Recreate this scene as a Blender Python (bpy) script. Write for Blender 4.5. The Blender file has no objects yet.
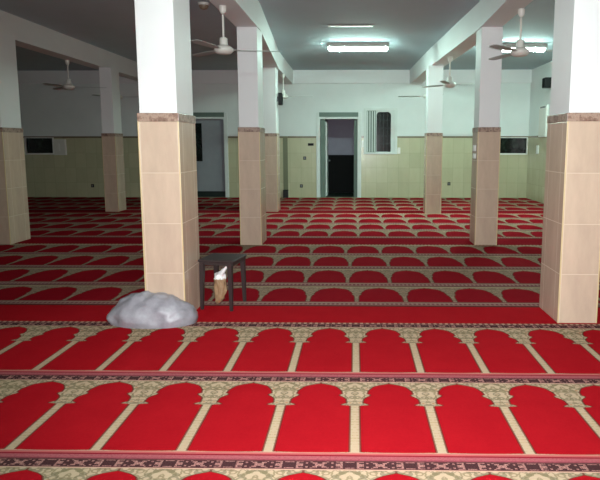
import bpy, bmesh, math, random
from mathutils import Vector, Matrix, noise
PI = math.pi
random.seed(7)
scene = bpy.context.scene
col = scene.collection

# ------------------------------------------------------------------ node helper
class N:
    """tiny expression builder on a material's node tree"""
    def __init__(self, name):
        self.mat = bpy.data.materials.new(name)
        self.mat.use_nodes = True
        self.t = self.mat.node_tree
        self.b = self.t.nodes['Principled BSDF']
    def new(self, kind, **kw):
        n = self.t.nodes.new(kind)
        for k, v in kw.items(): setattr(n, k, v)
        return n
    def put(self, sock, v):
        if hasattr(v, 'is_linked'): self.t.links.new(v, sock)
        elif isinstance(v, (tuple, list)) and len(v) == 3 and sock.type == 'RGBA': sock.default_value = (*v, 1)
        else: sock.default_value = v
    def m(self, op, a, b=None, c=None, clamp=False):
        n = self.new('ShaderNodeMath', operation=op, use_clamp=clamp)
        self.put(n.inputs[0], a)
        if b is not None: self.put(n.inputs[1], b)
        if c is not None: self.put(n.inputs[2], c)
        return n.outputs[0]
    def mix(self, f, a, b):
        n = self.new('ShaderNodeMix', data_type='RGBA')
        self.put(n.inputs[0], f); self.put(n.inputs[6], a); self.put(n.inputs[7], b)
        return n.outputs[2]
    def coord(self, which='Object'):
        return self.new('ShaderNodeTexCoord').outputs[which]
    def xyz(self, v):
        n = self.new('ShaderNodeSeparateXYZ'); self.put(n.inputs[0], v); return n.outputs
    def vec(self, x, y, z=0.0):
        n = self.new('ShaderNodeCombineXYZ')
        self.put(n.inputs[0], x); self.put(n.inputs[1], y); self.put(n.inputs[2], z); return n.outputs[0]
    def noise(self, v, scale, detail=3, rough=.55):
        n = self.new('ShaderNodeTexNoise')
        if v is not None: self.put(n.inputs['Vector'], v)
        n.inputs['Scale'].default_value = scale; n.inputs['Detail'].default_value = detail
        n.inputs['Roughness'].default_value = rough
        return n.outputs['Fac']
    def voronoi(self, v, scale, feature='F1'):
        n = self.new('ShaderNodeTexVoronoi', feature=feature)
        self.put(n.inputs['Vector'], v); n.inputs['Scale'].default_value = scale
        return n.outputs['Distance']
    def ramp(self, f, stops, constant=False):
        n = self.new('ShaderNodeValToRGB')
        r = n.color_ramp
        if constant: r.interpolation = 'CONSTANT'
        while len(r.elements) < len(stops): r.elements.new(.5)
        for e, (p, c) in zip(r.elements, stops): e.position = p; e.color = (*c, 1)
        self.put(n.inputs[0], f); return n.outputs[0]
    def curve(self, f, pts):
        n = self.new('ShaderNodeFloatCurve')
        c = n.mapping.curves[0]
        while len(c.points) < len(pts): c.points.new(.5, .5)
        for p, (x, y) in zip(c.points, pts): p.location = (x, y); p.handle_type = 'VECTOR'
        n.mapping.update()
        self.put(n.inputs['Value'], f); return n.outputs[0]
    def bump(self, h, strength=.3, dist=.01):
        n = self.new('ShaderNodeBump'); n.inputs['Strength'].default_value = strength; n.inputs['Distance'].default_value = dist
        self.put(n.inputs['Height'], h); self.t.links.new(n.outputs[0], self.b.inputs['Normal'])
    def done(self, color, rough=.6, spec=.5, metal=0.0):
        self.put(self.b.inputs['Base Color'], color); self.put(self.b.inputs['Roughness'], rough)
        self.b.inputs['Specular IOR Level'].default_value = spec; self.b.inputs['Metallic'].default_value = metal
        return self.mat

def lin(r, g, b):
    f = lambda c: (c/255/12.92) if c/255 <= .04045 else ((c/255+.055)/1.055)**2.4
    return (f(r), f(g), f(b))

def simple(name, rgb, rough=.6, spec=.5, metal=0., var=.06, scale=6, bump=0.):
    n = N(name); c = lin(*rgb)
    k = n.noise(n.coord(), scale, 4)
    dark = tuple(x*(1-var*2) for x in c); light = tuple(min(1, x*(1+var)) for x in c)
    out = n.mix(k, dark, light)
    if bump: n.bump(n.noise(n.coord(), scale*6, 3), bump, .01)
    return n.done(out, rough, spec, metal)

def tile_mat(name, rgb, rgb2, zstep, z0, hstep, h0, rough=.28, grout=(200, 190, 175)):
    """ceramic cladding: grout lines every zstep up from z0 and every hstep along the face"""
    n = N(name); o = n.coord(); x, y, z = n.xyz(o)
    nm = n.xyz(n.new('ShaderNodeNewGeometry').outputs['True Normal'])
    side = n.m('GREATER_THAN', n.m('ABSOLUTE', nm[0]), .5)
    h = n.m('ADD', n.m('MULTIPLY', y, side), n.m('MULTIPLY', x, n.m('SUBTRACT', 1., side)))
    fz = n.m('FRACT', n.m('ADD', n.m('DIVIDE', n.m('SUBTRACT', z, z0), zstep), 50.))
    fh = n.m('FRACT', n.m('ADD', n.m('DIVIDE', n.m('SUBTRACT', h, h0), hstep), 50.))
    gz = n.m('LESS_THAN', n.m('MULTIPLY', fz, zstep), .006)
    gh = n.m('LESS_THAN', n.m('MULTIPLY', fh, hstep), .006)
    g = n.m('MAXIMUM', gz, gh)
    cl = n.noise(n.vec(n.m('MULTIPLY', h, 2.5), n.m('MULTIPLY', z, .7), n.m('FLOOR', n.m('DIVIDE', z, zstep))), 2.2, 5, .6)
    c = n.mix(n.ramp(cl, [(.3, (0, 0, 0)), (.7, (1, 1, 1))]), lin(*rgb), lin(*rgb2))
    c = n.mix(n.m('MULTIPLY', g, .7), c, lin(*grout))
    n.bump(n.m('SUBTRACT', 1., g), .25, .003)
    return n.done(c, n.m('ADD', rough, n.m('MULTIPLY', g, .4)), .5)

def marble_band(name):
    n = N(name); o = n.coord()
    k = n.noise(o, 14, 6, .7)
    c = n.ramp(k, [(.3, lin(88, 66, 56)), (.48, lin(140, 112, 98)), (.56, lin(176, 150, 134)), (.7, lin(104, 78, 66))])
    return n.done(c, .35)

# ------------------------------------------------------------------ materials
RED = (184, 25, 34); REDD = (146, 8, 22)
CREAM = (190, 163, 137)

def carpet_core(n, field_hw, v_lo, v_hi, row_len, unit, dull=0.):
    uv = n.coord('UV'); u, v, _ = n.xyz(uv)
    fu = n.m('FRACT', n.m('ADD', u, 100.))              # 0 and 1 at pillars
    a = n.m('ABSOLUTE', n.m('SUBTRACT', fu, .5))        # 0 niche centre, .5 pillar
    hw = n.curve(v, field_hw)
    d = n.m('SUBTRACT', hw, a)
    inside = n.m('GREATER_THAN', d, 0.)
    edge = n.m('LESS_THAN', n.m('ABSOLUTE', d), .014)
    # pile colour
    k = n.noise(n.coord(), 5, 6, .7)
    k2 = n.noise(n.coord(), 60, 2)
    red = n.mix(n.m('MULTIPLY_ADD', k2, .4, n.m('MULTIPLY', k, .6)), lin(*REDD), lin(*RED))
    # cream ground with scrolling leaf motifs, mirrored about every pillar
    mu = n.m('MULTIPLY', a, unit); mv = n.m('MULTIPLY', v, row_len)
    mc = n.vec(mu, mv, 0.)
    fl = n.voronoi(mc, 19)
    ring = n.m('LESS_THAN', n.m('ABSOLUTE', n.m('SUBTRACT', fl, .42)), .09)
    core = n.m('LESS_THAN', fl, .16)
    scr = n.m('LESS_THAN', n.m('ABSOLUTE', n.m('SUBTRACT', n.noise(mc, 19, 1), .5)), .045)
    cream = n.mix(n.m('MULTIPLY', ring, .6), lin(*CREAM), lin(104, 98, 76))
    cream = n.mix(n.m('MULTIPLY', scr, .6), cream, lin(118, 104, 74))
    cream = n.mix(n.m('MULTIPLY', core, .7), cream, lin(176, 118, 78))
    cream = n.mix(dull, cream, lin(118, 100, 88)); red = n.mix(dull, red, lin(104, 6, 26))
    return u, v, a, inside, edge, red, cream, mu, mv

def near_carpet():
    n = N('arched_carpet_wide')
    prof = [(0, 0), (.070, 0), (.071, .436), (.584, .436), (.590, .31), (.600, .315), (.618, .388), (.668, .378), (.690, .35), (.718, .285),
            (.732, .28), (.742, .325), (.790, .305), (.845, .235), (.868, .16), (.880, .09), (.893, 0), (1, 0)]
    u, v, a, inside, edge, red, cream, mu, mv = carpet_core(n, prof, .08, .9, 1.05, .416)
    # pillar shafts: cross-dashes instead of leaves
    shaft = n.m('MULTIPLY', n.m('GREATER_THAN', a, .43), n.m('LESS_THAN', v, .585))
    dash = n.m('LESS_THAN', n.m('FRACT', n.m('MULTIPLY', v, 34.)), .3)
    dots = n.m('GREATER_THAN', n.noise(n.vec(mu, mv), 60, 1), .5)
    shaftc = n.mix(n.m('MULTIPLY', n.m('MULTIPLY', dash, dots), .8), lin(*CREAM), lin(168, 142, 100))
    cream = n.mix(shaft, cream, shaftc)
    rim = n.m('MULTIPLY', edge, n.m('GREATER_THAN', v, .0705))
    c = n.mix(inside, cream, red)
    c = n.mix(n.m('MULTIPLY', rim, .75), c, lin(96, 34, 30))
    # borders
    su = n.m('FRACT', n.m('MULTIPLY', u, 5.))
    sv = n.m('FRACT', n.m('MULTIPLY', u, 10.))
    n2 = n.noise(n.vec(n.m('MULTIPLY', u, 6.), n.m('MULTIPLY', v, 60.)), 5, 2)
    pinkb = n.ramp(v, [(0, lin(150, 70, 80)), (.006, lin(172, 92, 98)), (.034, lin(138, 20, 40)), (.046, lin(186, 92, 92)), (.060, lin(188, 128, 112))], True)
    speck = n.m('MULTIPLY', n.m('GREATER_THAN', n2, .52), n.m('LESS_THAN', v, .034))
    pinkb = n.mix(n.m('MULTIPLY', speck, .55), pinkb, lin(126, 62, 70))
    c = n.mix(n.m('LESS_THAN', v, .0705), c, pinkb)
    t = n.m('SUBTRACT', v, .914)
    isd = n.m('GREATER_THAN', t, 0.)
    du = n.m('ABSOLUTE', n.m('SUBTRACT', n.m('FRACT', n.m('MULTIPLY', u, 4.)), .5))
    tv = n.m('ABSOLUTE', n.m('SUBTRACT', t, .044))
    nz = n.m('GREATER_THAN', n.noise(n.vec(n.m('MULTIPLY', u, 9.), n.m('MULTIPLY', v, 40.)), 6, 2), .5)
    cell = n.vec(n.m('FLOOR', n.m('MULTIPLY', n.m('ABSOLUTE', n.m('SUBTRACT', n.m('FRACT', n.m('MULTIPLY', u, 1.5)), .5)), 26.)), n.m('FLOOR', n.m('MULTIPLY', tv, 90.)))
    wn = n.new('ShaderNodeTexWhiteNoise'); n.put(wn.inputs['Vector'], cell)
    bandc = n.mix(nz, lin(132, 84, 82), lin(178, 130, 122))
    bandc = n.mix(n.m('MULTIPLY', n.m('LESS_THAN', wn.outputs[0], .56), .9), bandc, lin(52, 26, 32))
    out = n.m('GREATER_THAN', tv, .028)
    bandc = n.mix(n.m('MULTIPLY', out, .9), bandc, lin(96, 52, 54))
    bandc = n.mix(n.m('GREATER_THAN', n.m('SUBTRACT', .044, t), .036), bandc, lin(206, 160, 142))
    c = n.mix(isd, c, bandc)
    n.bump(n.noise(n.coord(), 260, 2), .35, .004)
    return n.done(c, 1., .03)

def far_carpet():
    n = N('arched_carpet_short')
    prof = [(0, 0), (.198, 0), (.2, .453), (.44, .45), (.52, .43), (.56, .395), (.60, .41), (.66, .385), (.69, .39), (.74, .335), (.79, .33), (.83, .27), (.865, .20), (.89, .10), (.905, 0), (1, 0)]
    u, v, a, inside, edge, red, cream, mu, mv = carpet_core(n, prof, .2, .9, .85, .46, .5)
    rim = n.m('MULTIPLY', edge, n.m('GREATER_THAN', v, .2))
    c = n.mix(inside, cream, red)
    c = n.mix(n.m('MULTIPLY', rim, .7), c, lin(96, 34, 30))
    chk = n.m('GREATER_THAN', n.m('SINE', n.m('MULTIPLY', u, 2*PI*11)), .1)
    b = n.ramp(v, [(0, lin(84, 36, 38)), (.03, lin(146, 108, 100)), (.06, lin(122, 76, 78)), (.13, lin(168, 138, 120)), (.165, lin(120, 66, 68))], True)
    bc = n.m('MULTIPLY', chk, n.m('MULTIPLY', n.m('GREATER_THAN', v, .055), n.m('LESS_THAN', v, .13)))
    b = n.mix(n.m('MULTIPLY', bc, .55), b, lin(170, 138, 124))
    c = n.mix(n.m('GREATER_THAN', v, .955), c, lin(178, 156, 128))
    c = n.mix(n.m('LESS_THAN', v, .2), c, b)
    n.bump(n.noise(n.coord(), 200, 2), .3, .004)
    return n.done(c, 1., .03)

def plain_carpet(name='plain_red_carpet', dull=0.):
    n = N(name)
    k = n.noise(n.coord(), 5, 6, .7); k2 = n.noise(n.coord(), 70, 2)
    c = n.mix(n.m('MULTIPLY_ADD', k2, .4, n.m('MULTIPLY', k, .6)), lin(*REDD), lin(*RED))
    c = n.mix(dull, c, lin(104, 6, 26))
    u, v, _ = n.xyz(n.coord('UV'))
    chk = n.m('GREATER_THAN', n.m('SINE', n.m('MULTIPLY', u, 2*PI*9)), 0.)
    line = n.mix(chk, lin(120, 76, 70), lin(176, 140, 120))
    c = n.mix(n.m('LESS_THAN', v, .06), c, line)
    c = n.mix(n.m('GREATER_THAN', v, .965), c, lin(104, 46, 42))
    n.bump(n.noise(n.coord(), 260, 2), .35, .004)
    return n.done(c, 1., .03)

M = {}
M['plaster'] = simple('white_paint', (232, 232, 232), .55, .4, var=.03, scale=2)
M['ceiling'] = simple('ceiling_paint', (186, 202, 210), .8, .05, var=.05, scale=1.4)
M['col_tile'] = tile_mat('peach_tile', (184, 160, 142), (206, 181, 160), .41, 1.635 - .41*6, .30, -.149, .25, (214, 196, 172))
M['band'] = marble_band('marble_band')
M['trim_tile'] = simple('cream_corner_strip', (208, 184, 142), .35, .5, var=.05, scale=20)
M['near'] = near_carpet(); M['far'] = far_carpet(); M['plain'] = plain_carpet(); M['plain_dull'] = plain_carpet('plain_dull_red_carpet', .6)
M['subfloor'] = simple('screed', (120, 112, 104), .9, .2, bump=.2)
M['white_metal'] = simple('white_enamel', (222, 220, 212), .35, .5, var=.03)
M['blade'] = simple('blade_enamel', (170, 174, 170), .4, .5, var=.04)
M['dark_plastic'] = simple('dark_brown_plastic', (48, 36, 36), .5, .4, var=.08)
M['black'] = simple('black_plastic', (16, 16, 18), .5, .4, var=.1)
M['grille'] = simple('dark_speaker_cloth', (28, 28, 30), .9, .1, var=.2, scale=80, bump=.4)
M['white_plastic'] = simple('white_plastic', (236, 236, 230), .3, .5, var=.02)
M['grey_metal'] = simple('grey_metal', (120, 122, 124), .4, .5, .6)
M['green_paint'] = simple('grey_green_paint', (104, 122, 112), .5, .4, var=.06)
M['jamb'] = simple('pale_door_paint', (222, 228, 224), .45, .4, var=.05)
M['lilac'] = simple('lilac_grey_paint', (168, 162, 178), .7, .3, var=.05)
M['black_dado'] = simple('black_dado', (7, 7, 8), .7, .2, var=.2)
M['green_floor'] = simple('dark_green_floor', (22, 40, 34), .4, .4, var=.15)
M['grey_paint'] = simple('slate_grey_paint', (150, 154, 160), .6, .3, var=.06)
M['litter'] = simple('crumpled_bag', (160, 128, 96), .5, .4, var=.25, scale=18, bump=.4)
M['litter_highlight'] = simple('crumpled_bag_highlight', (238, 238, 236), .4, .5, var=.1, scale=18, bump=.4)

def dark_glass():
    n = N('night_glass')
    k = n.noise(n.coord(), 5, 4, .6)
    c = n.ramp(k, [(.35, lin(8, 12, 11)), (.55, lin(20, 28, 24)), (.72, lin(48, 60, 52))])  # lighter green mottle paints highlights into the pane colour
    return n.done(c, .2, .25)
M['glass'] = dark_glass()
M['night'] = simple('black_night_glass', (7, 9, 9), .12, .4, var=.3)

def wall_mat(name, tile_a, tile_b):
    """glazed tile to 1.64 m, a dark stone line, painted plaster above"""
    n = N(name); o = n.coord(); x, y, z = n.xyz(o)
    nm = n.xyz(n.new('ShaderNodeNewGeometry').outputs['True Normal'])
    side = n.m('GREATER_THAN', n.m('ABSOLUTE', nm[0]), .5)
    h = n.m('ADD', n.m('MULTIPLY', y, side), n.m('MULTIPLY', x, n.m('SUBTRACT', 1., side)))
    gz = n.m('LESS_THAN', n.m('FRACT', n.m('ADD', n.m('DIVIDE', z, .41), .01)), .018)
    gh = n.m('LESS_THAN', n.m('FRACT', n.m('ADD', n.m('DIVIDE', h, .3), 50.)), .024)
    g = n.m('MAXIMUM', gz, gh)
    cell = n.vec(n.m('FLOOR', n.m('DIVIDE', h, .3)), n.m('FLOOR', n.m('DIVIDE', z, .41)))
    wn = n.new('ShaderNodeTexWhiteNoise'); n.put(wn.inputs['Vector'], cell)
    k = n.noise(n.vec(n.m('MULTIPLY', h, 3.), z), 2, 4)
    t = n.mix(n.m('MULTIPLY_ADD', wn.outputs[0], .35, n.m('MULTIPLY', k, .65)), lin(*tile_a), lin(*tile_b))
    t = n.mix(n.m('MULTIPLY', g, .5), t, lin(150, 148, 120))
    pl = n.mix(n.noise(o, 1.5, 4), lin(216, 222, 220), lin(236, 240, 238))
    isb = n.m('GREATER_THAN', z, 1.645); isp = n.m('GREATER_THAN', z, 1.69)
    c = n.mix(isb, t, n.mix(n.noise(o, 9, 4), lin(96, 84, 70), lin(140, 124, 104)))
    c = n.mix(isp, c, pl)
    n.bump(n.m('SUBTRACT', 1., n.m('MULTIPLY', g, n.m('SUBTRACT', 1., isb))), .2, .003)
    return n.done(c, n.m('MULTIPLY_ADD', isp, .35, .22), .5)
M['wall'] = wall_mat('tiled_wall', (178, 174, 142), (204, 200, 168))

def bag_mat():
    n = N('grey_lilac_plastic_sack')
    o = n.coord()
    k = n.noise(o, 5, 5, .65)
    c = n.ramp(k, [(.28, lin(124, 120, 126)), (.5, lin(146, 142, 150)), (.72, lin(172, 168, 176))])
    n.bump(n.noise(o, 16, 4, .55), .3, .012)
    return n.done(c, .42, .5)
M['bag'] = bag_mat()

def emit_mat(name, rgb, s):
    n = N(name)
    n.b.inputs['Emission Color'].default_value = (*rgb, 1); n.b.inputs['Emission Strength'].default_value = s
    return n.done((.9, .9, .9), .3)
TUBE_GREEN = (.68, 1.0, .88)
M['tube'] = emit_mat('lit_tube', TUBE_GREEN, 185.)

# ------------------------------------------------------------------ mesh helpers
def obj(name, bm, mat, parent=None, smooth=False, angle=None):
    bmesh.ops.recalc_face_normals(bm, faces=bm.faces)
    me = bpy.data.meshes.new(name); bm.to_mesh(me); bm.free()
    mats = mat if isinstance(mat, list) else [mat]
    for m_ in mats: me.materials.append(m_)
    if smooth:
        for p in me.polygons: p.use_smooth = True
    o = bpy.data.objects.new(name, me); col.objects.link(o)
    if parent: o.parent = parent
    if smooth and angle:
        try:
            md = o.modifiers.new('split', 'EDGE_SPLIT'); md.split_angle = angle
        except Exception: pass
    return o

def box(bm, lo, hi, bevel=0., mi=0, seg=2):
    r = bmesh.ops.create_cube(bm, size=1.)
    vs = r['verts']
    for v in vs:
        for i in range(3): v.co[i] = lo[i] + (v.co[i] + .5)*(hi[i]-lo[i])
    fs = {f for v in vs for f in v.link_faces}
    for f in fs: f.material_index = mi
    if bevel:
        es = list({e for v in vs for e in v.link_edges})
        bmesh.ops.bevel(bm, geom=es, offset=bevel, segments=seg, affect='EDGES', profile=.6)
    return vs

def boxes(*lohi, bevel=0.):
    bm = bmesh.new()
    for lo, hi in lohi: box(bm, lo, hi, bevel)
    return bm

def lathe(bm, prof, seg=24, at=(0, 0, 0), axis='Z'):
    rings = []
    for r, z in prof:
        ring = []
        for i in range(seg):
            t = 2*PI*i/seg
            p = Vector((r*math.cos(t), r*math.sin(t), z))
            if axis == 'X': p = Vector((p.z, p.x, p.y))
            if axis == 'Y': p = Vector((p.x, p.z, p.y))
            ring.append(bm.verts.new(p + Vector(at)))
        rings.append(ring)
    for a, b in zip(rings, rings[1:]):
        for i in range(seg):
            bm.faces.new((a[i], a[(i+1) % seg], b[(i+1) % seg], b[i]))
    bm.faces.new(rings[0]); bm.faces.new(rings[-1])

def empty(name, loc=(0, 0, 0), rz=0.):
    o = bpy.data.objects.new(name, None); col.objects.link(o)
    o.location = loc; o.rotation_euler = (0, 0, rz); o.empty_display_size = .1
    return o

def tag(o, label, cat, group=None):
    o['label'] = label; o['category'] = cat; o['kind'] = 'thing'
    if group: o['group'] = group
    return o

def struct(name, bm, mat, parent=None):
    o = obj(name, bm, mat, parent)
    if not parent: o['kind'] = 'structure'
    return o

def dup(root, loc, label, rz=0.):
    r = root.copy(); col.objects.link(r); r.location = loc; r.rotation_euler = (0, 0, rz); r['label'] = label
    for ch in list(root.children):
        c = ch.copy(); col.objects.link(c); c.parent = r
        for g in list(ch.children):
            d = g.copy(); col.objects.link(d); d.parent = c
    return r

# ------------------------------------------------------------------ dimensions
CEIL = 3.46; BEAM = 3.085; BACK = 16.70; RIGHT = 4.75; LEFT = -9.8; FRONT = -3.2
CT = 0.                                        # carpet thickness; floor top at 0, carpet top at CT

# ------------------------------------------------------------------ setting
struct('floor', boxes(((LEFT-.2, FRONT-.2, -.15), (RIGHT+.2, BACK+.2, -.010))), M['subfloor'])
struct('ceiling', boxes(((LEFT-.2, FRONT-.2, CEIL), (RIGHT+.2, BACK+.2, CEIL+.2))), M['ceiling'])

def wall_x(name, y0, y1, x0, x1, z1, holes, mat):
    """wall along x with rectangular openings (hx0, hx1, hz0, hz1)"""
    xs = sorted({x0, x1, *[h[0] for h in holes], *[h[1] for h in holes]})
    bm = bmesh.new()
    for a, b in zip(xs, xs[1:]):
        hs = sorted([h for h in holes if h[0] <= a and h[1] >= b], key=lambda h: h[2])
        z = -.02
        for h in hs:
            if h[2] > z + 1e-6: box(bm, (a, y0, z), (b, y1, h[2]))
            z = h[3]
        box(bm, (a, y0, z), (b, y1, z1))
    bmesh.ops.remove_doubles(bm, verts=bm.verts, dist=1e-5)
    return struct(name, bm, mat)

DOOR_C = (-.962, .068, 0., 2.33); DOOR_L = (-4.66, -3.617, 0., 2.33)
WIN = (.30, 1.10, 1.235, 2.40)
CASE_R = (3.95, 4.70, 1.225, 1.64); CASE_L = (-9.15, -8.40, 1.225, 1.64)
wall_x('wall_back', BACK, BACK+.2, LEFT-.2, RIGHT+.2, CEIL, [DOOR_C, DOOR_L, WIN, CASE_R, CASE_L], M['wall'])
struct('wall_right', boxes(((RIGHT, FRONT, -.02), (RIGHT+.2, BACK, CEIL))), M['wall'])
struct('wall_left', boxes(((LEFT-.2, FRONT, -.02), (LEFT, BACK, CEIL))), M['wall'])
struct('wall_front', boxes(((LEFT-.2, FRONT-.2, -.02), (RIGHT+.2, FRONT, CEIL))), M['wall'])
# shallow beam along the head of the back wall
struct('trim_1', boxes(((LEFT, BACK-.07, 3.11), (RIGHT, BACK, CEIL))), M['plaster'])

def poly_beam(pts, w):
    bm = bmesh.new(); rings = []
    for x, y in pts:
        rings.append([bm.verts.new(p) for p in ((x-w/2, y, BEAM), (x+w/2, y, BEAM), (x+w/2, y, CEIL), (x-w/2, y, CEIL))])
    for a, b in zip(rings, rings[1:]):
        for i in range(4): bm.faces.new((a[i], a[(i+1) % 4], b[(i+1) % 4], b[i]))
    bm.faces.new(rings[0]); bm.faces.new(rings[-1])
    return bm
YB = BACK-.07
for pts in ([(-1.50, FRONT), (-1.53, 5.), (-1.515, 8.9), (-1.80, 13.3), (-1.83, YB)],
            [(1.80, FRONT), (1.84, 5.), (1.905, 8.9), (1.71, 13.3), (1.62, YB)],
            [(-5.46, FRONT), (-5.49, YB)]):
    struct('ceiling_beam', poly_beam(pts, .30), M['plaster'])

# rooms seen through the two doorways
def niche_room(x0, x1, y1, wallm, tag_no, dado=None):
    y0 = BACK+.2
    struct('wall_passage_%s' % tag_no, boxes(((x0-.1, y0, 0), (x0, y1, 2.8)), ((x1, y0, 0), (x1+.1, y1, 2.8)),
                                     ((x0-.1, y1, 0), (x1+.1, y1+.1, 2.8))), wallm)
    struct('ceiling_passage_%s' % tag_no, boxes(((x0-.1, y0, 2.8), (x1+.1, y1+.1, 2.9))), M['plaster'])
    struct('floor_passage_%s' % tag_no, boxes(((x0-.1, y0, -.1), (x1+.1, y1+.1, 0))), M['green_floor'])
niche_room(-.83, -.03, 18.45, M['lilac'], 'centre')
struct('trim_2', boxes(((-.83, 18.40, 0), (-.03, 18.45, 1.15))), M['black_dado'])

def door(no, d, leaf):
    x0, x1, _, z1 = d
    r = empty('door_%d' % no); r['kind'] = 'structure'
    y = BACK-.03
    struct('door_frame', boxes(((x0-.105, y, 0), (x0, BACK+.21, 2.33)), ((x1, y, 0), (x1+.105, BACK+.21, 2.33)),
                               ((x0, y, 2.155), (x1, BACK+.21, 2.215)), bevel=.008), M['jamb'], r)
    struct('transom_panel', boxes(((x0-.02, BACK-.045, 2.215), (x1+.02, BACK+.1, 2.335)), bevel=.006), M['green_paint'], r)
    if leaf:
        struct('inner_frame', boxes(((x0, BACK+.10, 0), (-.83, BACK+.2, 2.155)), ((-.03, BACK+.10, 0), (x1, BACK+.2, 2.155)), bevel=.006), M['green_paint'], r)
        struct('door_leaf', boxes(((-.825, BACK+.23, .02), (-.785, BACK+1.0, 2.10)), bevel=.006), M['jamb'], r)
        hb = bmesh.new(); lathe(hb, [(.022, 0), (.03, .02), (.03, .05), (.012, .06)], 14, (-.785, BACK+.92, 1.0), 'X')
        struct('door_handle', hb, M['grey_metal'], r)
    else:
        struct('door_leaf', boxes(((x0+.005, BACK+.11, .16), (x1-.005, BACK+.15, 2.15)), bevel=.006), M['grey_paint'], r)
        struct('kick_plate', boxes(((x0+.005, BACK+.10, .015), (x1-.005, BACK+.15, .158)), bevel=.004), M['green_floor'], r)
        struct('door_pane', boxes(((x0+.17, BACK+.10, 1.0), (x0+.40, BACK+.112, 2.05))), M['glass'], r)
    return r
door(1, DOOR_C, True)
d2 = door(2, DOOR_L, False)


# window with a slatted shutter leaf and a round-headed dark opening
w1 = empty('window_1'); w1['kind'] = 'structure'
x0, x1, z0, z1 = WIN
struct('window_frame', boxes(((x0-.06, BACK-.035, z0-.035), (x0+.02, BACK+.12, z1+.05)), ((x1-.02, BACK-.035, z0-.035), (x1+.06, BACK+.12, z1+.05)),
       ((x0+.02, BACK-.035, z1-.02), (x1-.02, BACK+.12, z1+.05)), ((x0+.02, BACK-.05, z0-.035), (x1-.02, BACK+.12, z0+.02)), bevel=.006), M['jamb'], w1)
sh = bmesh.new()
box(sh, (x0+.02, BACK+.02, z0+.02), (x0+.27, BACK+.05, z1-.02), mi=1)
for k in range(4): box(sh, (x0+.03+k*.064, BACK-.012, z0+.03), (x0+.058+k*.064, BACK+.02, z1-.03), .004)
struct('shutter_leaf', sh, [M['jamb'], M['green_paint']], w1)
# surround of the opening, with rounded top corners
ox0, ox1, oz0, oz1, rr = x0+.285, x1-.115, z0+.03, z1-.055, .09
bm = bmesh.new()
ya, yb = BACK, BACK+.06
box(bm, (x0+.27, ya, z0+.02), (ox0, yb, z1-.02)); box(bm, (ox1, ya, z0+.02), (x1-.02, yb, z1-.02))
box(bm, (ox0, ya, z0+.02), (ox1, yb, oz0)); box(bm, (ox0, ya, oz1), (ox1, yb, z1-.02))
for cxx, sg in ((ox0, 1), (ox1, -1)):            # rounded upper corners
    prof = [(cxx, oz1), (cxx, oz1-rr)] + [(cxx+sg*(rr-rr*math.cos(PI/2*i/6)), oz1-rr+rr*math.sin(PI/2*i/6)) for i in range(1, 6)] + [(cxx+sg*rr, oz1)]
    fr = [bm.verts.new((p[0], ya, p[1])) for p in prof]; bk = [bm.verts.new((p[0], yb, p[1])) for p in prof]
    bm.faces.new(fr); bm.faces.new(bk)
    for i in range(len(prof)): bm.faces.new((fr[i], fr[(i+1) % len(prof)], bk[(i+1) % len(prof)], bk[i]))
struct('opening_surround', bm, M['jamb'], w1)
struct('window_pane', boxes(((ox0-.01, BACK+.07, oz0-.01), (ox1+.01, BACK+.085, oz1+.01))), M['night'], w1)
gb = bmesh.new()
for k in range(1, 4):
    xx = ox0+(ox1-ox0)*k/4; box(gb, (xx-.006, BACK+.03, oz0), (xx+.006, BACK+.042, oz1))
for k in range(1, 5):
    zz = oz0+(oz1-oz0)*k/5; box(gb, (ox0, BACK+.042, zz-.005), (ox1, BACK+.052, zz+.005))
struct('window_bars', gb, M['green_floor'], w1)

# two low wide dark windows at the ends of the back wall
for no, (a, b, c, d) in ((2, CASE_L), (3, CASE_R)):
    w = empty('window_%d' % no); w['kind'] = 'structure'
    struct('window_frame', boxes(((a-.03, BACK-.035, c-.04), (b+.03, BACK+.1, c)), ((a-.03, BACK-.035, d), (b+.03, BACK+.1, d+.02)),
           ((a-.03, BACK-.035, c), (a, BACK+.1, d)), ((b, BACK-.035, c), (b+.03, BACK+.1, d))), M['white_plastic'], w)
    struct('window_pane', boxes(((a, BACK+.04, c), (b, BACK+.055, d))), M['glass'], w)

# ------------------------------------------------------------------ carpets
def carpet(name, y0, y1, mat, unit, phase, label, group):
    a, b = LEFT+.02, RIGHT-.02
    bm = bmesh.new()
    nx, ny = 58, 6
    uvl = bm.loops.layers.uv.new('UVMap')
    g = .004
    top = [[bm.verts.new((a+(b-a)*i/nx, y0+g/2+(y1-y0-g)*j/ny, CT)) for i in range(nx+1)] for j in range(ny+1)]
    for j in range(ny):
        for i in range(nx): bm.faces.new((top[j][i], top[j][i+1], top[j+1][i+1], top[j+1][i]))
    rim = [top[0][i] for i in range(nx+1)] + [top[j][nx] for j in range(1, ny+1)] + [top[ny][i] for i in range(nx-1, -1, -1)] + [top[j][0] for j in range(ny-1, 0, -1)]
    low = [bm.verts.new((v.co.x, v.co.y, -.0095)) for v in rim]
    for i in range(len(rim)):
        j = (i+1) % len(rim); bm.faces.new((rim[i], rim[j], low[j], low[i]))
    for f in bm.faces:
        for l in f.loops:
            l[uvl].uv = ((l.vert.co.x-phase)/unit, (l.vert.co.y-y0)/(y1-y0))
    o = obj(name, bm, mat)
    return tag(o, label, 'carpet', group)

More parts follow.
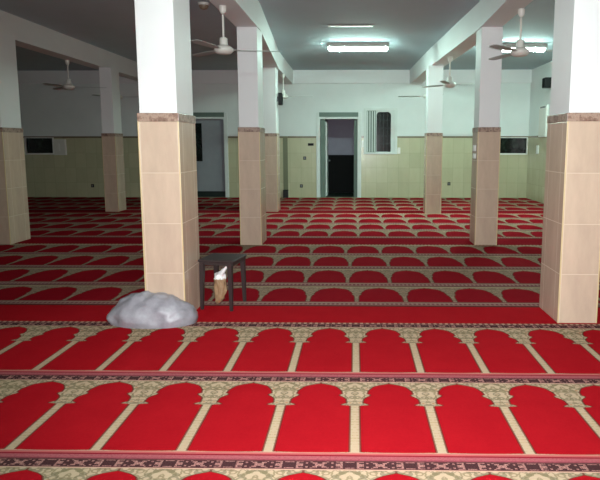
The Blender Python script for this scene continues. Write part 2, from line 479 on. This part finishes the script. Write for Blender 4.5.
GA = 'arched prayer carpet rows'; GP = 'plain red carpet bands'
carpet('prayer_carpet', .59, 1.60, M['near'], .416, 0, 'red arched prayer carpet row just below the bottom edge of the photo', GA)
carpet('prayer_carpet', 1.60, 2.612, M['near'], .416, -.02, 'red arched prayer carpet row cut by the bottom edge of the photo', GA)
carpet('prayer_carpet', 2.612, 3.623, M['near'], .416, .003, 'largest fully shown red prayer carpet row with long arches and cream pillars', GA)
carpet('prayer_carpet', 3.623, 4.754, M['near'], .418, .01, 'red arched prayer carpet row in front of the grey sack', GA)
carpet('plain_carpet', 4.754, 5.307, M['plain'], .416, 0, 'plain bright red carpet band beneath the stool and nearest columns', GP)
rows1 = [(5.307, 6.066, .46, .02, 'first arched carpet row behind the near plain red band'),
         (6.066, 6.95, .452, -.077, 'second arched carpet row behind the near plain red band'),
         (6.95, 7.824, .466, -.057, 'third arched carpet row behind the near plain red band'),
         (7.824, 8.666, .472, -.123, 'fourth arched carpet row, just in front of the middle columns')]
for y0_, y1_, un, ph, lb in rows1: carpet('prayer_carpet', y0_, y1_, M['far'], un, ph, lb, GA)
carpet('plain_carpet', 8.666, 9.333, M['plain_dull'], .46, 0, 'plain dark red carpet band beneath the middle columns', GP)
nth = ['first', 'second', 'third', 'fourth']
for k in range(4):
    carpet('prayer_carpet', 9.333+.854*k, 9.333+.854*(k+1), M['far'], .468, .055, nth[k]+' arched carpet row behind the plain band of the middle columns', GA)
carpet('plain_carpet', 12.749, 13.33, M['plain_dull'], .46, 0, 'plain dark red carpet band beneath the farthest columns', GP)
for k in range(4):
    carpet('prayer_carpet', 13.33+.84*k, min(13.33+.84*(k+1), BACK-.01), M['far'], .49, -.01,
           ['first arched carpet row behind the farthest columns', 'second arched carpet row behind the farthest columns',
            'third arched carpet row behind the farthest columns', 'last arched carpet row, along the foot of the back wall'][k], GA)

# ------------------------------------------------------------------ columns
def column(x0, x1, y0, y1, label, ztile=1.635):
    w, d = (x1-x0)/2, (y1-y0)/2
    r = tag(empty('column', ((x0+x1)/2, (y0+y1)/2, CT)), label, 'column', 'plastered and tiled columns')
    ins = .012
    zt = ztile-CT; top = BEAM-CT
    obj('tile_cladding', boxes(((-w, -d, 0), (w, d, zt)), bevel=.004), M['col_tile'], r)
    obj('stone_band', boxes(((-w-.004, -d-.004, zt), (w+.004, d+.004, zt+.066)), bevel=.004), M['band'], r)
    obj('plaster_shaft', boxes(((-w+ins, -d+ins, zt+.066), (w-ins, d-ins, top)), bevel=.006), M['plaster'], r)
    for sx in (-1, 1):
        lo = (sx*w-.009 if sx > 0 else -w-.003, -d-.003, 0); hi = (sx*w+.003 if sx > 0 else -w+.009, -d+.009, zt)
        obj('corner_trim', boxes((lo, hi), bevel=.003), M['trim_tile'], r)
    return r
column(-1.725, -1.400, 4.80, 5.31, 'white and peach-tiled square column with the grey sack slumped at its foot')
column(1.668, 1.985, 4.81, 5.31, 'thick white and peach-tiled column at the right edge, nearest on that side')
column(-1.67, -1.362, 8.64, 9.14, 'white and tiled column behind the dark stool, crossed by a ceiling fan blade')
column(1.755, 2.075, 8.70, 9.10, 'white and tiled column with white switch plates on its left face')
column(-2.03, -1.685, 13.05, 13.50, 'distant tiled column carrying a black speaker, left of the open doorway')
column(1.503, 1.835, 12.76, 13.15, 'distant white and tiled column right of the barred window')
column(-5.38, -5.06, 8.62, 9.17, 'shadowy tiled column cut by the left edge of the photo')
column(-5.47, -5.18, 13.0, 13.45, 'distant shadowy column between the left edge column and the sack column')

# ------------------------------------------------------------------ ceiling fans
def blade_bm():
    bm = bmesh.new(); secs = []
    L = [(.10, .024), (.17, .028), (.20, .044), (.34, .056), (.55, .054), (.66, .048), (.69, .030)]
    for r, w in L:
        tw = .11 if r > .18 else .05
        ring = []
        for sx, sz in ((-1, -1), (1, -1), (1, 1), (-1, 1)):
            ring.append(bm.verts.new((r, sx*w*math.cos(tw), sx*w*math.sin(tw)+sz*.003)))
        secs.append(ring)
    for a, b in zip(secs, secs[1:]):
        for i in range(4): bm.faces.new((a[i], a[(i+1) % 4], b[(i+1) % 4], b[i]))
    bm.faces.new(secs[0]); bm.faces.new(secs[-1])
    return bm
def make_fan(loc, rz, label):
    """origin at the mounting point"""
    r = tag(empty('ceiling_fan', loc, rz), label, 'fan', 'three-bladed ceiling fans')
    bm = bmesh.new(); lathe(bm, [(.022, -.09), (.04, -.06), (.042, 0)], 20); obj('canopy', bm, M['white_metal'], r, True, .9)
    bm = bmesh.new(); lathe(bm, [(.013, -.42), (.013, -.10)], 12); obj('down_rod', bm, M['white_metal'], r, True, .9)
    bm = bmesh.new(); lathe(bm, [(.05, -.56), (.085, -.55), (.115, -.52), (.115, -.49), (.085, -.465), (.05, -.45), (.045, -.37), (.02, -.36)], 24)
    obj('motor', bm, M['white_metal'], r, True, .9)
    for k in range(3):
        b = obj('blade', blade_bm(), M['blade'], r); b.rotation_euler = (0, 0, 2*PI*k/3); b.location = (0, 0, -.505)
    return r
R = math.radians
fan = make_fan((-1.575, 7.38, BEAM), R(14), 'ceiling fan in front of the column behind the stool')
dup(fan, (2.02, 7.62, BEAM), 'ceiling fan glowing against the right fluorescent tube', R(-12))
dup(fan, (-5.60, 11.9, BEAM), 'ceiling fan hanging in the dark left bay, before the far grey wall', R(18))
dup(fan, (1.78, 11.6, BEAM), 'small ceiling fan seen between the two columns right of centre', R(10))
dup(fan, (-1.68, 14.3, BEAM), 'distant ceiling fan peeking out beside the black speaker column', R(4))
dup(fan, (1.70, 14.35, BEAM), 'distant ceiling fan mostly hidden behind the column right of the barred window', R(176))
dup(fan, (-5.62, 14.4, BEAM), 'distant ceiling fan mostly hidden behind the far column of the dark left bay', R(0))

# ------------------------------------------------------------------ lights
def make_tube(loc, label, lit=True):
    r = tag(empty('ceiling_light', loc), label, 'light', 'fluorescent tube lights')
    bm = bmesh.new()
    prof = [(-.10, -.086), (-.05, -.028), (.05, -.028), (.10, -.086), (.104, -.082), (.055, 0), (-.055, 0), (-.104, -.082)]
    ends = [[bm.verts.new((x, y, z)) for y, z in prof] for x in (-.61, .61)]
    bm.faces.new(ends[0]); bm.faces.new(ends[1])
    for i in range(8): bm.faces.new((ends[0][i], ends[0][(i+1) % 8], ends[1][(i+1) % 8], ends[1][i]))
    obj('reflector', bm, M['white_metal'], r)  # trough shaped to keep tube light off the ceiling and beams
    bm = bmesh.new(); lathe(bm, [(.056, -.57), (.056, .57)], 16, (0, 0, -.098), 'X'); obj('tube', bm, M['tube'], r, True, .9)
    for s in (-1, 1):
        obj('lamp_holder', boxes(((s*.586-.014, -.03, -.13), (s*.586+.014, .03, -.027)), bevel=.004), M['white_plastic'], r)
    return r
t1 = make_tube((.054, 12.35, CEIL), 'glowing fluorescent tube on the ceiling in the middle bay')
dup(t1, (3.22, 12.5, CEIL), 'glowing fluorescent tube on the ceiling behind the right-hand fan')
dup(t1, (.054, .9, CEIL), 'glowing fluorescent tube above the nearest carpets, outside the photo')
b = tag(empty('ceiling_streak', (-.08, 10.58, CEIL)), 'pale light drawn as a slim batten on the ceiling in front of the glowing middle tube', 'streak')
obj('streak_strip', boxes(((-.37, -.03, -.012), (.37, .03, 0)), bevel=.003), M['white_plastic'], b)  # thin white strip added to draw a pale light streak on the ceiling
for s in (-1, 1): obj('streak_end', boxes(((s*.375-.008, -.031, -.014), (s*.375+.008, .031, 0)), bevel=.003), M['white_plastic'], b)
b = tag(empty('ceiling_lamp', (-2.17, 8.9, CEIL)), 'small round unlit ceiling lamp above the fan at the sack column', 'lamp')
bm = bmesh.new(); lathe(bm, [(.075, -.03), (.085, 0)], 20); obj('base', bm, M['white_metal'], b, True, .9)
bm = bmesh.new(); lathe(bm, [(.01, -.09), (.045, -.08), (.066, -.055), (.068, -.03)], 20)
obj('lamp_shade', bm, simple('speckled_glass', (150, 132, 112), .3, .5, var=.35, scale=40), b, True, .9)

# ------------------------------------------------------------------ grey sack at the column
def smooth01(t): t = max(0., min(1., t)); return t*t*(3-2*t)
bm = bmesh.new()
NU, NV = 96, 36
cx, cy, rx, ry, rz_ = -1.660, 4.80, .352, .205, .248
rows = []
for j in range(NV+1):
    ph = PI/2*j/NV
    ring = []
    for i in range(NU):
        th = 2*PI*i/NU
        c, s = math.cos(th), math.sin(th)
        e = .82
        sx = math.copysign(abs(c)**e, c); sy = math.copysign(abs(s)**e, s)
        q = math.cos(ph)**.72
        z = rz_*math.sin(ph)**1.0
        bul = 1 + .05*math.sin(PI*min(1, z/.14)) if z < .14 else 1
        x = cx + rx*sx*q*bul; y = cy + ry*sy*q*bul
        x += .02*(1-z/rz_)*0 
        p = Vector((x, y, z))
        d = noise.noise(p*5.)*.030 + noise.noise(p*11.+Vector((3, 1, 7)))*.018 + abs(noise.noise(p*17.+Vector((9, 2, 4))))*.014
        nrm = Vector((c*q, s*q, math.sin(ph)*1.1)).normalized()
        k = smooth01(z/.05)
        p += nrm*d*(.35+.65*k)
        if z <= 0: p.z = 0
        p.z = max(0., p.z)
        lim = 4.7965 + .20*smooth01((-1.765-p.x)/.12) + .12*smooth01((p.x+1.345)/.06)
        if p.y > lim: p.z *= 1 - min(.5, .06 + 2.5*(p.y-lim)); p.y = lim
        ring.append(bm.verts.new((p.x, p.y, p.z+CT+.001)))
    rows.append(ring)
for a_, b_ in zip(rows, rows[1:]):
    for i in range(NU): bm.faces.new((a_[i], a_[(i+1) % NU], b_[(i+1) % NU], b_[i]))
bm.faces.new(rows[0]); 
bmesh.ops.remove_doubles(bm, verts=bm.verts, dist=1e-4)
sack = obj('sack', bm, M['bag'], None, True, .8)

tag(sack, 'crumpled grey plastic sack slumped against the foot of the near left column', 'sack')

# ------------------------------------------------------------------ plastic stool
st = tag(empty('stool', (-1.192, 5.31, CT), R(-10)), 'dark plastic square stool standing beside the column with the sack', 'stool')
sb = bmesh.new(); box(sb, (-.165, -.170, .428), (.168, .170, .450), .010, seg=3)
box(sb, (-.155, -.16, .402), (.158, -.148, .432)); box(sb, (-.155, .148, .402), (.158, .16, .432))
box(sb, (-.155, -.148, .402), (-.143, .148, .432)); box(sb, (.146, -.148, .402), (.158, .148, .432))
obj('seat', sb, M['dark_plastic'], st)
for sx in (-1, 1):
    for sy in (-1, 1):
        lb = bmesh.new(); secs = []
        for z, off, w in ((0, .150, .013), (.02, .150, .014), (.22, .146, .017), (.40, .141, .020), (.43, .140, .020)):
            cxx, cyy = sx*off*.92, sy*off*1.1
            secs.append([lb.verts.new((cxx+p*w, cyy+q*w, z)) for p, q in ((-1, -1), (1, -1), (1, 1), (-1, 1))])
        for a_, b_ in zip(secs, secs[1:]):
            for i in range(4): lb.faces.new((a_[i], a_[(i+1) % 4], b_[(i+1) % 4], b_[i]))
        lb.faces.new(secs[0]); lb.faces.new(secs[-1])
        bmesh.ops.bevel(lb, geom=[e for e in lb.edges if abs((e.verts[0].co-e.verts[1].co).z) > .01], offset=.005, segments=2, affect='EDGES')
        obj('leg', lb, M['dark_plastic'], st)

# crumpled carrier bag under the stool
bm = bmesh.new(); bmesh.ops.create_icosphere(bm, subdivisions=4, radius=1.)
for v in bm.verts:
    p = v.co.copy(); z01 = (p.z+1)/2
    w = .052*(1-.6*z01) + .006
    d = noise.noise(p*1.9)*.55 + noise.noise(p*5)*.35 + abs(noise.noise(p*9))*.2
    v.co = Vector((-1.262 + p.x*w*1.15*(1+d) + .075*z01 + .02*math.sin(z01*7), 5.36 + p.y*w*.9*(1+d), CT + .08 + .27*z01*(1+.12*d)))
    v.co.z = max(CT+.001, v.co.z - .08*max(0, 1-z01*3.2))
for f in bm.faces:
    f.material_index = 1 if f.calc_center_median().z > CT+.24 else 0  # upper faces turn white as a painted highlight
g = obj('carrier_bag', bm, [M['litter'], M['litter_highlight']], None, True)
tag(g, 'crumpled tan carrier bag, its white top a painted highlight, on the carpet beneath the stool', 'bag')

# ------------------------------------------------------------------ speakers, plates, boxes
def speaker(loc, rz, tilt, w, d, h, label):
    r = tag(empty('wall_mounted_speaker', loc, rz), label, 'speaker', 'black wall loudspeakers')
    bd = obj('cabinet', boxes(((-w/2, -d, -h/2), (w/2, -.03, h/2)), bevel=.012), M['black'], r); bd.rotation_euler = (tilt, 0, 0)
    gr = obj('grille', boxes(((-w/2+.015, -d-.008, -h/2+.015), (w/2-.015, -d, h/2-.015)), bevel=.004), M['grille'], r); gr.rotation_euler = (tilt, 0, 0)
    obj('bracket', boxes(((-.03, -.05, -.05), (.03, 0, .05))), M['grey_metal'], r)
    return r
speaker((4.75, 14.85, 2.93), -PI/2, R(0), .22, .22, .24, 'black loudspeaker high on the right wall beside the corner')
speaker((-1.695, 13.28, 2.44), PI/2, 0, .18, .11, .26, 'black loudspeaker on the side of the distant column left of the doorway')

def plate(name, lo, hi, mat, label, cat, detail=None, group=None, dm=None):
    c = [(lo[i]+hi[i])/2 for i in range(3)]
    r = tag(empty(name, c), label, cat, group)
    obj('face_plate', boxes(([lo[i]-c[i] for i in range(3)], [hi[i]-c[i] for i in range(3)]), bevel=.003), mat, r)
    for a_, b_ in (detail or []):
        obj('rocker' if 'switch' in name else 'inset', boxes(([a_[i]-c[i] for i in range(3)], [b_[i]-c[i] for i in range(3)])), dm or M['white_plastic'], r)
    return r
B = BACK
plate('wall_sign', (-1.30, B-.015, 1.43), (-1.14, B, 1.50), M['black'], 'small dark oblong plaque on the tiles left of the open doorway', 'sign', [((-1.285, B-.018, 1.445), (-1.155, B-.014, 1.485))], None, M['grille'])
def outlet(x, z, label):
    plate('wall_socket', (x-.04, B-.018, z-.045), (x+.04, B, z+.045), M['black'], label, 'socket', [((x-.02, B-.022, z-.025), (x+.02, B-.017, z+.025))], 'dark wall sockets', M['grey_metal'])
outlet(-1.39, 1.09, 'dark socket on the back wall at waist height left of the doorway')
outlet(-1.49, .32, 'dark socket low on the back wall left of the doorway')
outlet(2.607, .385, 'dark socket low on the back wall between the two columns on the right')
outlet(-7.35, .32, 'dark socket low on the shadowy back wall under the left dark window')
def switch(lo, hi, nrm, label):
    c = [(lo[i]+hi[i])/2 for i in range(3)]
    k = .3
    a_ = [c[i]-(hi[i]-lo[i])*k for i in range(3)]; b_ = [c[i]+(hi[i]-lo[i])*k for i in range(3)]
    if nrm == 'x': a_[0] = lo[0]-.006; b_[0] = lo[0]+.002
    else: a_[1] = lo[1]-.006; b_[1] = lo[1]+.002
    plate('light_switch', lo, hi, M['white_plastic'], label, 'switch', [(a_, b_)], 'white switch plates')
switch((.18, B-.02, 1.39), (.285, B, 1.57), 'y', 'white plate standing in for a bright glare between the doorway and the barred window')  # plate enlarged and kept white to stand in for a glare
switch((1.17, B-.02, 1.21), (1.25, B, 1.38), 'y', 'white switch plate at the lower right corner of the barred window')
switch((1.732, 8.78, 1.36), (1.751, 8.92, 1.45), 'x', 'upper white switch plate on the left face of the middle right column')
switch((1.732, 8.78, 1.255), (1.751, 8.92, 1.325), 'x', 'lower white switch plate on the left face of the middle right column')
switch((RIGHT-.02, 15.72, 1.22), (RIGHT, 15.90, 1.44), 'x', 'white switch plate on the right wall below the white panel box')
# white box beside the left low window
p_ = tag(empty('switch_box', (-8.19, B, 1.39)), 'white square box on the tiles beside the dark left low window', 'box')
obj('body', boxes(((-.17, -.06, -.215), (.17, 0, .215)), bevel=.008), M['white_plastic'], p_)
obj('door', boxes(((-.15, -.072, -.195), (.15, -.06, .195)), bevel=.005), M['white_metal'], p_)
obj('handle', boxes(((-.012, -.085, -.10), (.012, -.07, .10)), bevel=.004), M['white_plastic'], p_)
p_ = tag(empty('switch_box', (RIGHT, 15.36, 2.05)), 'tall narrow white panel box on the right wall under the loudspeaker', 'box')
obj('body', boxes(((-.05, -.30, -.40), (0, .30, .38)), bevel=.008), M['white_plastic'], p_)
obj('door', boxes(((-.06, -.27, -.37), (-.05, .27, .30)), bevel=.004), M['white_metal'], p_)
obj('vent', boxes(((-.058, -.2, .315), (-.05, .2, .355))), M['grey_metal'], p_)
# dark strip and object by the back wall beside the distant column
struct('trim_4', boxes(((-1.99, B-.012, 0), (-1.86, B, 1.69))), simple('dark_green_tile', (112, 116, 88), .3, .5))
p_ = tag(empty('floor_box', (-1.92, B-.09, CT)), 'small black box on the floor against the back wall by the distant column', 'box')
obj('body', boxes(((-.07, -.06, 0), (.07, .06, .2)), bevel=.008), M['black'], p_)
obj('lid', boxes(((-.075, -.065, .2), (.075, .065, .215)), bevel=.004), M['grille'], p_)

# ------------------------------------------------------------------ lamps that are not fixtures: the camera's flash
def flash(e):
    l = bpy.data.lights.new('camera_flash', 'SPOT'); l.energy = e; l.color = (.98, .97, 1.)
    l.spot_size = R(92); l.spot_blend = 1.; l.shadow_soft_size = .03
    o = bpy.data.objects.new('camera_flash', l); col.objects.link(o); return o

# ------------------------------------------------------------------ camera
cam = bpy.data.cameras.new('camera'); cam.sensor_width = 36; cam.lens = 36*600/600.
cam.shift_x = -(344-300)/600.; cam.shift_y = (227-240)/600.
co = bpy.data.objects.new('camera', cam); col.objects.link(co)
pitch, yaw = 7.782, 1.04
co.location = (0, 0, 1.45); co.rotation_euler = (R(90-pitch), 0, R(yaw))
scene.camera = co
fl = flash(1270.); fl.location = (0, 0, 1.51); fl.rotation_euler = (R(90-5), 0, R(-3))

w = bpy.data.worlds.new('night'); scene.world = w; w.use_nodes = True
w.node_tree.nodes['Background'].inputs[0].default_value = (.01, .012, .014, 1)
w.node_tree.nodes['Background'].inputs[1].default_value = 1.

vs = scene.view_settings
vs.view_transform = 'Standard'; vs.look = 'None'; vs.gamma = 1.; vs.exposure = 0.; vs.use_curve_mapping = False
scene.cycles.use_denoising = True
